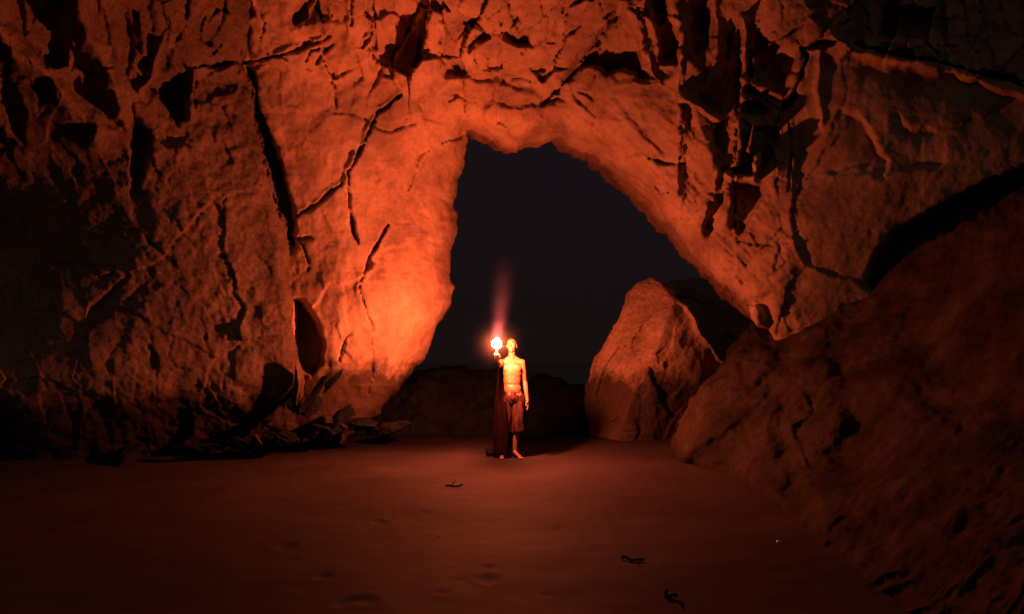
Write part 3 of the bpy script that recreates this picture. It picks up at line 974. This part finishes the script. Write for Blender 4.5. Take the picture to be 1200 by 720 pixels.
SHARDS = [
    (350, 452, 10.15, (0.10, 0.16, 0.42), 0.10, "tall upright shard leaning on the wall corner by the dark hole"),
    (372, 455, 10.3, (0.06, 0.11, 0.30), 0.55, "dark slanting shard in the middle below the dark hole"),
    (388, 448, 10.5, (0.05, 0.10, 0.25), 0.70, "thin dark shard resting against the bright pillar"),
    (362, 478, 10.1, (0.14, 0.16, 0.26), 0.85, "broad dark slab lying lowest among the shards"),
    (404, 486, 10.7, (0.10, 0.14, 0.28), 1.05, "short slab tipped flat at the right end of the shards"),
]
for i, (px, py, d, size, lean, lab) in enumerate(SHARDS):
    o = rock_chunk("rock_shard", size, 100 + i, M_DARKROCK if i else M_WALL, 4, 0.2)
    o.location = at(px, py, d)
    o.rotation_euler = (0.15, lean, 0.3 * i)
    tag(o, lab, "rock", "leaning shards at the foot of the pillar")
RUBBLE = [
    (425, 497, 10.9, (0.30, 0.24, 0.13), "wide flat dark stone under the bright pillar"),
    (385, 503, 10.7, (0.28, 0.22, 0.14), "dark stone below the leaning shards"),
    (330, 512, 10.3, (0.42, 0.26, 0.12), "long low stone in front of the wall corner"),
    (282, 520, 10.0, (0.24, 0.22, 0.09), "small stone among the rubble beneath the left wall"),
    (235, 527, 9.8, (0.34, 0.24, 0.09), "middling stone half sunk in sand beneath the left wall"),
    (460, 502, 11.6, (0.30, 0.26, 0.16), "dark stone at the right end of the rubble, nearest the person"),
    (574, 529, 10.25, (0.09, 0.08, 0.11), "small dark stone beside the person's foot"),
    (150, 536, 9.6, (0.5, 0.26, 0.14), "low ledge stone at the left wall foot, farthest from the person"),
]
for i, (px, py, d, size, lab) in enumerate(RUBBLE):
    o = rock_chunk("rubble_stone", size, 200 + i, M_DARKROCK, 4, 0.22)
    p = at(px, py, d)
    o.location = (p[0], p[1], max(p[2], sand_z(p[0], p[1]) + size[2] * 0.35))
    o.rotation_euler = (0.1 * i, 0.12, 0.7 * i)
    tag(o, lab, "stone")

# ------------------------------------------------------------------ person (faces the camera, bare chest, long shorts)
PX, PY = 0.0, 10.05
FOOT = sand_z(0.0, 10.05)
skin = plain_mat("skin", (0.20, 0.105, 0.06), rough=0.5, spec=0.35, var=0.10, scale=9, bump=0.1, dist=0.004)
m_short = plain_mat("shorts_cloth", (0.034, 0.014, 0.015), rough=0.9, spec=0.1, var=0.3, scale=10, bump=0.5, dist=0.01)
m_hair = plain_mat("hair", (0.0035, 0.0018, 0.0013), rough=0.7, spec=0.1, var=0.4, scale=60, bump=0.8, dist=0.01)
m_eye = plain_mat("eye_white", (0.6, 0.58, 0.55), rough=0.3, var=0.03)
m_iris = plain_mat("iris", (0.05, 0.03, 0.02), rough=0.3, var=0.1)


def capsule(bm, a, b, ra, rb, seg=14):
    t = bmesh.new()
    for p, r in ((a, ra), (b, rb)):
        bmesh.ops.create_uvsphere(t, u_segments=seg, v_segments=seg // 2 + 2, radius=r, matrix=Matrix.Translation(p))
    res = bmesh.ops.convex_hull(t, input=t.verts)
    junk = [e for e in res["geom_interior"] if isinstance(e, bmesh.types.BMVert)]
    bmesh.ops.delete(t, geom=junk, context='VERTS')
    me = bpy.data.meshes.new("tmp")
    t.to_mesh(me)
    t.free()
    bm.from_mesh(me)
    bpy.data.meshes.remove(me)


def ellipsoid(bm, c, r, rot=None, seg=24):
    M = Matrix.Translation(c) @ (rot.to_4x4() if rot else Matrix.Identity(4)) @ Matrix.Diagonal((*r, 1))
    bmesh.ops.create_uvsphere(bm, u_segments=seg, v_segments=seg // 2 + 2, radius=1.0, matrix=M)


def remeshed(name, bm, voxel, smooth_it, mat, parent=None, disp=None):
    me = bpy.data.meshes.new(name + "_raw")
    bm.to_mesh(me)
    bm.free()
    o = bpy.data.objects.new(name + "_raw", me)
    col.objects.link(o)
    r = o.modifiers.new("r", 'REMESH')
    r.mode = 'VOXEL'
    r.voxel_size = voxel
    s = o.modifiers.new("s", 'SMOOTH')
    s.factor = 0.5
    s.iterations = smooth_it
    dg = bpy.context.evaluated_depsgraph_get()
    me2 = bpy.data.meshes.new_from_object(o.evaluated_get(dg))
    me2.name = name
    bpy.data.objects.remove(o)
    bpy.data.meshes.remove(me)
    if disp is not None:
        n = len(me2.vertices)
        V = np.zeros(n * 3, np.float32)
        me2.vertices.foreach_get("co", V)
        V = disp(V.reshape(-1, 3).astype(float))
        me2.vertices.foreach_set("co", V.astype(np.float32).ravel())
    me2.polygons.foreach_set("use_smooth", np.ones(len(me2.polygons), bool))
    me2.materials.clear()
    me2.materials.append(mat)
    me2.update()
    o = bpy.data.objects.new(name, me2)
    col.objects.link(o)
    if parent:
        o.parent = parent
    return o


Vv = Vector
body = bmesh.new()
# torso (local: x right in picture, -y to the camera)
ellipsoid(body, (0.0, 0.0, 1.255), (0.165, 0.105, 0.165))
ellipsoid(body, (0.0, 0.0, 1.13), (0.142, 0.092, 0.16))
ellipsoid(body, (0.0, 0.0, 0.99), (0.145, 0.098, 0.12))
ellipsoid(body, (0.0, 0.005, 0.90), (0.160, 0.11, 0.11))
ellipsoid(body, (-0.070, -0.070, 1.29), (0.075, 0.030, 0.060))
ellipsoid(body, (0.070, -0.070, 1.29), (0.075, 0.030, 0.060))
for k, zz in enumerate((1.16, 1.09, 1.02)):
    for s in (-1, 1):
        ellipsoid(body, (s * 0.032, -0.073 + 0.004 * k, zz), (0.030, 0.022, 0.034))
capsule(body, (-0.15, 0.0, 1.375), (0.15, 0.0, 1.375), 0.052, 0.052)
capsule(body, (-0.10, 0.01, 1.40), (0.0, 0.015, 1.45), 0.04, 0.055)
capsule(body, (0.10, 0.01, 1.40), (0.0, 0.015, 1.45), 0.04, 0.055)
# neck and head; the head tips back and turns a little to the flare
capsule(body, (0.0, 0.012, 1.40), (-0.004, -0.006, 1.545), 0.058, 0.052)
HR = Matrix.Rotation(math.radians(-11), 3, 'X') @ Matrix.Rotation(math.radians(-10), 3, 'Z')
HC = Vv((-0.006, -0.015, 1.628))


def hp(x, y, z):
    return HC + HR @ Vv((x, y, z))


def hell(bm, c, r):
    ellipsoid(bm, hp(*c), r, HR)


hell(body, (0, 0.012, 0.030), (0.074, 0.092, 0.086))
hell(body, (0, -0.018, -0.035), (0.060, 0.066, 0.075))
hell(body, (0, -0.052, -0.092), (0.026, 0.022, 0.020))
hell(body, (0, -0.086, 0.030), (0.045, 0.014, 0.012))
hell(body, (0, -0.092, -0.012), (0.010, 0.018, 0.030))
hell(body, (0, -0.101, -0.028), (0.016, 0.015, 0.011))
hell(body, (0, -0.080, -0.060), (0.022, 0.012, 0.007))
hell(body, (0, -0.078, -0.071), (0.020, 0.012, 0.007))
for s in (-1, 1):
    hell(body, (s * 0.045, -0.064, -0.022), (0.022, 0.018, 0.016))
    hell(body, (s * 0.077, 0.010, -0.010), (0.010, 0.020, 0.031))

# arms
SH_R, EL_R, WR_R = Vv((-0.165, -0.005, 1.375)), Vv((-0.195, -0.30, 1.335)), Vv((-0.222, -0.545, 1.405))
SH_L, EL_L, WR_L = Vv((0.165, 0.0, 1.37)), Vv((0.205, 0.055, 1.10)), Vv((0.235, -0.03, 0.865))
for sh, el, wr in ((SH_R, EL_R, WR_R), (SH_L, EL_L, WR_L)):
    capsule(body, sh, sh.lerp(el, 0.45), 0.050, 0.046)
    capsule(body, sh.lerp(el, 0.4), el, 0.045, 0.036)
    capsule(body, el, el.lerp(wr, 0.35), 0.036, 0.040)
    capsule(body, el.lerp(wr, 0.3), wr, 0.040, 0.026)
# hand gripping the flare
FL = Vv((-0.225, -0.655, 0))          # flare axis
PALM = Vv((-0.200, -0.625, 1.445))
capsule(body, WR_R, PALM, 0.026, 0.030)
ellipsoid(body, PALM, (0.020, 0.042, 0.044))
for k in range(4):
    z = 1.482 - 0.021 * k
    r = 0.0095 - 0.0005 * k
    p0 = Vv((-0.190, -0.655, z))
    p1 = Vv((-0.203, -0.690, z + 0.002))
    p2 = Vv((-0.238, -0.692, z))
    p3 = Vv((-0.256, -0.664, z - 0.002))
    capsule(body, p0, p1, r + 0.002, r + 0.001, 10)
    capsule(body, p1, p2, r + 0.001, r, 10)
    capsule(body, p2, p3, r, r - 0.001, 10)
capsule(body, PALM + Vv((0, 0.0, 0.03)), Vv((-0.245, -0.632, 1.487)), 0.013, 0.011, 10)
capsule(body, Vv((-0.245, -0.632, 1.487)), Vv((-0.258, -0.655, 1.500)), 0.011, 0.009, 10)
# relaxed hand
PL = WR_L + Vv((0.008, -0.025, -0.055))
capsule(body, WR_L, PL, 0.025, 0.026)
ellipsoid(body, PL + Vv((0, -0.005, -0.01)), (0.020, 0.040, 0.045))
for k, (yy, L1) in enumerate(((-0.034, 0.072), (-0.012, 0.080), (0.010, 0.076), (0.030, 0.060))):
    a = PL + Vv((0.002, yy - 0.004, -0.045))
    m1 = a + Vv((0.002, -0.006, -L1 * 0.52))
    e = m1 + Vv((-0.014, -0.008, -L1 * 0.46))
    capsule(body, a, m1, 0.0105, 0.0095, 10)
    capsule(body, m1, e, 0.0095, 0.008, 10)
capsule(body, PL + Vv((-0.006, -0.028, 0.005)), PL + Vv((-0.022, -0.056, -0.030)), 0.013, 0.011, 10)
capsule(body, PL + Vv((-0.022, -0.056, -0.030)), PL + Vv((-0.026, -0.062, -0.060)), 0.011, 0.008, 10)
# legs and feet
for hip, knee, ank, toe in ((Vv((-0.085, 0.0, 0.90)), Vv((-0.105, -0.03, 0.49)), Vv((-0.130, 0.02, 0.085)), Vv((-0.155, -0.15, 0.022))),
                            (Vv((0.085, 0.0, 0.90)), Vv((0.070, -0.03, 0.49)), Vv((0.045, 0.02, 0.085)), Vv((0.125, -0.13, 0.022)))):
    capsule(body, hip, knee, 0.082, 0.054)
    capsule(body, knee, knee.lerp(ank, 0.35) + Vv((0, 0.018, 0)), 0.050, 0.054)
    capsule(body, knee.lerp(ank, 0.3) + Vv((0, 0.018, 0)), ank, 0.052, 0.034)
    heel = Vv((ank.x, ank.y + 0.03, 0.034))
    capsule(body, ank, heel, 0.034, 0.033)
    capsule(body, heel, toe + Vv((0, 0, 0.004)), 0.033, 0.026)
    capsule(body, ank + Vv((0, -0.02, -0.01)), toe, 0.034, 0.022)
    fd = (toe - heel); fd.z = 0; fd.normalize()
    sd = Vv((fd.y, -fd.x, 0))
    for q, (off, ln, r) in enumerate(((-0.028, 0.045, 0.013), (-0.010, 0.045, 0.010), (0.005, 0.040, 0.009), (0.018, 0.032, 0.009), (0.030, 0.022, 0.008))):
        a = toe + sd * off * (1 if hip.x > 0 else -1) + Vv((0, 0, -0.006))
        capsule(body, a, a + fd * ln + Vv((0, 0, -0.003)), r + 0.002, r, 8)

person = remeshed("person", body, 0.006, 4, skin)
person.location = (PX, PY, FOOT)
person.scale = (0.93, 1.0, 1.0)
tag(person, "barefoot bare-chested person in dark red shorts and an open dark cloak, holding a lit flare", "person")

sh = bmesh.new()
ellipsoid(sh, (0.0, 0.005, 0.865), (0.180, 0.130, 0.115))
capsule(sh, (0.0, 0.005, 0.94), (0.0, 0.005, 0.90), 0.1, 0.12)
ellipsoid(sh, (0.0, 0.003, 0.935), (0.160, 0.113, 0.05))
capsule(sh, (-0.090, 0.0, 0.86), (-0.112, -0.02, 0.40), 0.098, 0.088)
capsule(sh, (0.090, 0.0, 0.86), (0.092, -0.02, 0.40), 0.098, 0.094)


def short_folds(V):
    cx = np.where(V[:, 0] < -0.01, -0.10, 0.09)
    d = np.stack([V[:, 0] - cx * (V[:, 2] < 0.8), V[:, 1], 0 * V[:, 0]], 1)
    d /= np.linalg.norm(d, axis=1)[:, None] + 1e-6
    ang = np.arctan2(d[:, 1], d[:, 0])
    f = 0.010 * np.sin(ang * 5 + V[:, 2] * 9) + 0.014 * fbm(V * np.array([14, 14, 4.0]), 3)
    W = V + d * f[:, None]
    W[:, 2] = np.where(W[:, 2] < 0.36, 0.36 + (W[:, 2] - 0.36) * 0.12, W[:, 2])   # cut the hems straight
    W[:, 2] = np.where(W[:, 2] > 0.955, 0.955 + (W[:, 2] - 0.955) * 0.2, W[:, 2])
    return W


shorts = remeshed("shorts", sh, 0.008, 3, m_short, person, short_folds)
tie = bmesh.new()
for s in (-1, 1):
    capsule(tie, (s * 0.006, -0.120, 0.945), (s * 0.018, -0.135, 0.87), 0.006, 0.005, 8)
me = bpy.data.meshes.new("drawstring"); tie.to_mesh(me); tie.free(); me.materials.append(plain_mat("cord", (0.05, 0.03, 0.028)))
o = bpy.data.objects.new("drawstring", me); col.objects.link(o); o.parent = shorts

m_cloak = plain_mat("cloak_cloth", (0.022, 0.009, 0.010), rough=0.95, spec=0.05, var=0.35, scale=8, bump=0.4, dist=0.01)
ck = bmesh.new()
# plan of the open cloth: front edge by the right arm, round the back, to the left shoulder
plan_top = [(-0.185, -0.075), (-0.215, -0.03), (-0.205, 0.05), (-0.12, 0.105), (0.0, 0.118), (0.12, 0.105), (0.200, 0.06), (0.222, 0.0), (0.205, -0.045)]
plan_bot = [(-0.045, -0.150), (-0.255, -0.11), (-0.285, 0.06), (-0.16, 0.16), (0.0, 0.19), (0.12, 0.17), (0.19, 0.12), (0.215, 0.08), (0.19, 0.05)]
nu, nv = 65, 60
rows = []
for j in range(nv):
    t = j / (nv - 1)
    row = []
    for i in range(nu):
        q = i / (nu - 1)
        k = q * 8
        k0 = min(int(k), 7)
        f = k - k0
        pt = [plan_top[k0][c] * (1 - f) + plan_top[k0 + 1][c] * f for c in (0, 1)]
        pb = [plan_bot[k0][c] * (1 - f) + plan_bot[k0 + 1][c] * f for c in (0, 1)]
        e = min(1.0, t * 1.3)
        x = pt[0] * (1 - e) + pb[0] * e
        y = pt[1] * (1 - e) + pb[1] * e
        shoulder = 1.425 - 0.55 * max(0, abs(x) - 0.13) if j == 0 else 0
        top = 1.425 - 0.45 * max(0.0, abs(pt[0]) - 0.12)
        hem = 0.07 + 0.30 * smooth(np.array((q - 0.35) / 0.4)) + 0.62 * smooth(np.array((q - 0.84) / 0.1))
        z = top * (1 - t) + float(hem) * t
        w = 0.022 * min(1, t * 2.5)
        y += w * math.sin(q * 38 + 1.5 * t) + 0.5 * w * math.sin(q * 71 + 2)
        x += w * 0.7 * math.cos(q * 38 + 1.5 * t)
        row.append(ck.verts.new((x, y, z)))
    rows.append(row)
for a, b_ in zip(rows[:-1], rows[1:]):
    for i in range(nu - 1):
        ck.faces.new((a[i], a[i + 1], b_[i + 1], b_[i]))
# over the shoulders to the neck
nk = [ck.verts.new((v.co.x * 0.42, v.co.y * 0.35 + 0.045, 1.462)) for v in rows[0]]
for i in range(nu - 1):
    ck.faces.new((nk[i], nk[i + 1], rows[0][i + 1], rows[0][i]))
bmesh.ops.solidify(ck, geom=ck.faces[:], thickness=0.008)
for f in ck.faces:
    f.smooth = True
me = bpy.data.meshes.new("cloak"); ck.to_mesh(me); ck.free(); me.materials.append(m_cloak)
cloak = bpy.data.objects.new("cloak", me); col.objects.link(cloak); cloak.parent = person

hb = bmesh.new()
bmesh.ops.create_icosphere(hb, subdivisions=5, radius=1.0)
hv = np.array([v.co[:] for v in hb.verts])
lim = 0.18 + 0.36 * np.clip(-hv[:, 1], 0, 1) ** 1.5 - 0.85 * np.clip(hv[:, 1], 0, 1)      # hair line: high at the brow, low at the nape
drop = [v for v, z, l in zip(hb.verts, hv[:, 2], lim) if z < l - 0.05]
bmesh.ops.delete(hb, geom=drop, context='VERTS')
for v in hb.verts:
    p = np.array(v.co[:])
    n = float(fbm(p[None] * np.array([5, 5, 5.0]) + 2, 4, 0.6)[0])
    k = 1.0 + 0.09 * n
    v.co = hp(p[0] * 0.081 * k, 0.014 + p[1] * 0.099 * k, 0.032 + p[2] * 0.097 * k)
res = bmesh.ops.solidify(hb, geom=hb.faces[:], thickness=0.012)
me = bpy.data.meshes.new("hair"); hb.to_mesh(me); hb.free(); me.materials.append(m_hair)
hair = bpy.data.objects.new("hair", me); col.objects.link(hair); hair.parent = person
for s in (-1, 1):
    e = bmesh.new()
    ellipsoid(e, hp(s * 0.029, -0.072, 0.006), (0.012, 0.012, 0.009), HR, 12)
    me = bpy.data.meshes.new("eye"); e.to_mesh(me); e.free(); me.materials.append(m_eye)
    eo = bpy.data.objects.new("eye", me); col.objects.link(eo); eo.parent = person
    e = bmesh.new()
    ellipsoid(e, hp(s * 0.029 - 0.002, -0.0815, 0.0065), (0.0055, 0.004, 0.0055), HR, 10)
    me = bpy.data.meshes.new("iris"); e.to_mesh(me); e.free(); me.materials.append(m_iris)
    io = bpy.data.objects.new("iris", me); col.objects.link(io); io.parent = eo

# ------------------------------------------------------------------ hand flare: tube, cap, burning head
flare = bpy.data.objects.new("flare", None)
flare.location = (PX + FL.x * 0.93, PY + FL.y, FOOT + 1.37)
col.objects.link(flare)
tag(flare, "burning red hand flare held up in the person's fist", "flare")


def lathe(name, prof, mat, parent, seg=24, wob=0.0):
    bm = bmesh.new()
    rings = []
    for r, z in prof:
        rings.append([bm.verts.new((r * math.cos(2 * math.pi * i / seg) * (1 + wob * math.sin(3 * i + z * 90)), r * math.sin(2 * math.pi * i / seg), z)) for i in range(seg)])
    for a, b_ in zip(rings[:-1], rings[1:]):
        for i in range(seg):
            bm.faces.new((a[i], a[(i + 1) % seg], b_[(i + 1) % seg], b_[i]))
    bm.faces.new(rings[0][::-1])
    bm.faces.new(rings[-1])
    for f in bm.faces:
        f.smooth = True
    me = bpy.data.meshes.new(name)
    bm.to_mesh(me)
    bm.free()
    me.materials.append(mat)
    o = bpy.data.objects.new(name, me)
    col.objects.link(o)
    o.parent = parent
    return o


m_tube = plain_mat("flare_paper", (0.35, 0.04, 0.03), rough=0.5)
m_cap = plain_mat("flare_ash", (0.08, 0.07, 0.06), rough=0.9)
lathe("tube", [(0.013, 0.0), (0.0145, 0.005), (0.0145, 0.185), (0.0135, 0.188)], m_tube, flare)
lathe("igniter", [(0.0150, 0.186), (0.0155, 0.190), (0.0150, 0.200), (0.012, 0.203)], m_cap, flare)
m_fl = bpy.data.materials.new("flame")
m_fl.use_nodes = True
fn, fl_ = m_fl.node_tree.nodes, m_fl.node_tree.links
fn.clear()
fo = fn.new("ShaderNodeOutputMaterial")
fe = fn.new("ShaderNodeEmission")
fe.inputs[0].default_value = (1.0, 0.152, 0.054, 1)
fe.inputs[1].default_value = FLARE_POWER
fl_.new(fe.outputs[0], fo.inputs[0])
lathe("flame", [(0.014, 0.206), (0.042, 0.214), (0.059, 0.236), (0.065, 0.260), (0.059, 0.286), (0.042, 0.310), (0.022, 0.328), (0.006, 0.340)], m_fl, flare, 16, 0.06)

# ------------------------------------------------------------------ smoke of the flare: a drifting plume with a haze round its head
fx, fy, fz = PX + FL.x * 0.93, PY + FL.y, FOOT + 1.37 + 0.27
bm = bmesh.new()
seg = 24
rings = []
for k in range(15):
    t = k / 14
    z = -0.75 + t * 2.75
    rr = 0.80 * math.sqrt(max(0.03, 1 - ((z) / 0.8) ** 2)) if z < 0.5 else 0.55 + 0.05 * (z - 0.5)
    if k == 14:
        rr = 0.25
    cx = 0.10 * max(z, 0)
    rings.append([bm.verts.new((cx + rr * math.cos(2 * math.pi * i / seg), rr * math.sin(2 * math.pi * i / seg), z)) for i in range(seg)])
for a, b_ in zip(rings[:-1], rings[1:]):
    for i in range(seg):
        bm.faces.new((a[i], a[(i + 1) % seg], b_[(i + 1) % seg], b_[i]))
bm.faces.new(rings[0][::-1]); bm.faces.new(rings[-1])
me = bpy.data.meshes.new("smoke")
bm.to_mesh(me)
bm.free()
m_sm = bpy.data.materials.new("flare_smoke")
m_sm.use_nodes = True
N, L = m_sm.node_tree.nodes, m_sm.node_tree.links
N.clear()
so = N.new("ShaderNodeOutputMaterial")
pv = N.new("ShaderNodeVolumePrincipled")
L.new(pv.outputs[0], so.inputs["Volume"])
tc = N.new("ShaderNodeTexCoord")
sp = N.new("ShaderNodeSeparateXYZ")
L.new(tc.outputs["Object"], sp.inputs[0])


def M_(op, a, b_=None, c=None):
    n = N.new("ShaderNodeMath")
    n.operation = op
    for i, v in enumerate((a, b_, c)):
        if v is None:
            continue
        if isinstance(v, (int, float)):
            n.inputs[i].default_value = v
        else:
            L.new(v, n.inputs[i])
    return n.outputs[0]


zz = sp.outputs["Z"]
zp = M_('MAXIMUM', zz, 0.0)
axx = M_('SUBTRACT', sp.outputs["X"], M_('MULTIPLY', zp, 0.10))
rad2 = M_('ADD', M_('MULTIPLY', axx, axx), M_('MULTIPLY', sp.outputs["Y"], sp.outputs["Y"]))
wid = M_('MULTIPLY_ADD', zp, 0.07, 0.05)
plume = M_('EXPONENT', M_('MULTIPLY', M_('DIVIDE', rad2, M_('MULTIPLY', wid, wid)), -1.0))
plume = M_('MULTIPLY', plume, M_('GREATER_THAN', zz, -0.02))
plume = M_('MULTIPLY', plume, M_('MAXIMUM', M_('SUBTRACT', 1.0, M_('MULTIPLY', zz, 0.80)), 0.0))
sn = N.new("ShaderNodeTexNoise")
sn.inputs["Scale"].default_value = 4.0
sn.inputs["Detail"].default_value = 4
L.new(tc.outputs["Object"], sn.inputs["Vector"])
plume = M_('MULTIPLY', plume, M_('MULTIPLY', sn.outputs["Fac"], 2.0))
r3 = M_('ADD', rad2, M_('MULTIPLY', zz, zz))
halo = M_('EXPONENT', M_('MULTIPLY', r3, -1.0 / 0.035))
dens = M_('ADD', M_('MULTIPLY', plume, 0.10), M_('MULTIPLY', halo, 0.017))
L.new(dens, pv.inputs["Density"])
pv.inputs["Color"].default_value = (0.9, 0.85, 0.95, 1)
pv.inputs["Anisotropy"].default_value = 0.0
# the burning gas just above the head glows rose
glow = M_('MULTIPLY', plume, M_('EXPONENT', M_('MULTIPLY', zz, -5.0)))
pv.inputs["Emission Color"].default_value = (1.0, 0.04, 0.32, 1)
L.new(M_('MULTIPLY', glow, 6.0), pv.inputs["Emission Strength"])
me.materials.append(m_sm)
smoke = bpy.data.objects.new("smoke", me)
smoke.location = (fx, fy, fz)
col.objects.link(smoke)
tag(smoke, "thin rose-lit smoke rising from the burning flare", "smoke", kind="stuff")

# ------------------------------------------------------------------ small things on the sand
m_weed = plain_mat("seaweed", (0.008, 0.006, 0.005), rough=0.95, spec=0.03, var=0.3)
m_peb = plain_mat("pebble", (0.62, 0.56, 0.5), rough=0.35, spec=0.6, var=0.1)


def ground_at(px, py):
    d = 1.4 * FPX / (py - 425)
    x = (px - 600) / FPX * d
    return x, d, sand_z(x, d)


WEED = [(534, 568, 0.20, 0.3, "forked dark seaweed scrap lying nearest in front of the person"),
        (737, 654, 0.16, -0.5, "curved dark seaweed scrap on the right side of the sand"),
        (780, 694, 0.09, -0.9, "short dark seaweed scrap low on the sand below the curved one")]
for i, (px, py, ln, rz, lab) in enumerate(WEED):
    x, y, z = ground_at(px, py)
    bm = bmesh.new()
    rr = random.Random(i)
    pts = [Vv((-ln / 2 + ln * k / 6, 0.025 * math.sin(k * 1.3 + i), 0.012 + 0.016 * rr.random())) for k in range(7)]
    for a, b_ in zip(pts[:-1], pts[1:]):
        capsule(bm, a, b_, 0.011, 0.009, 8)
    if i == 0:
        capsule(bm, pts[2], pts[2] + Vv((0.07, 0.10, 0.05)), 0.009, 0.005, 8)
    capsule(bm, pts[4], pts[4] + Vv((0.03, -0.05, 0.015)), 0.009, 0.005, 8)
    o = remeshed("seaweed", bm, 0.005, 2, m_weed)
    o.location = (x, y, z - 0.004)
    o.rotation_euler = (0, 0, rz)
    tag(o, lab, "seaweed")
for i, (px, py, s, lab) in enumerate([(905, 630, 0.014, "tiny pale pebble on the sand by the foot of the sloping slab"), (516, 622, 0.014, "tiny pale pebble alone on the open sand left of centre")]):
    o = rock_chunk("pebble", (s * 1.3, s, s * 0.8), 300 + i, m_peb, 3, 0.1)
    x, y, z = ground_at(px, py)
    o.location = (x, y, z + s * 0.4)
    tag(o, lab, "pebble")
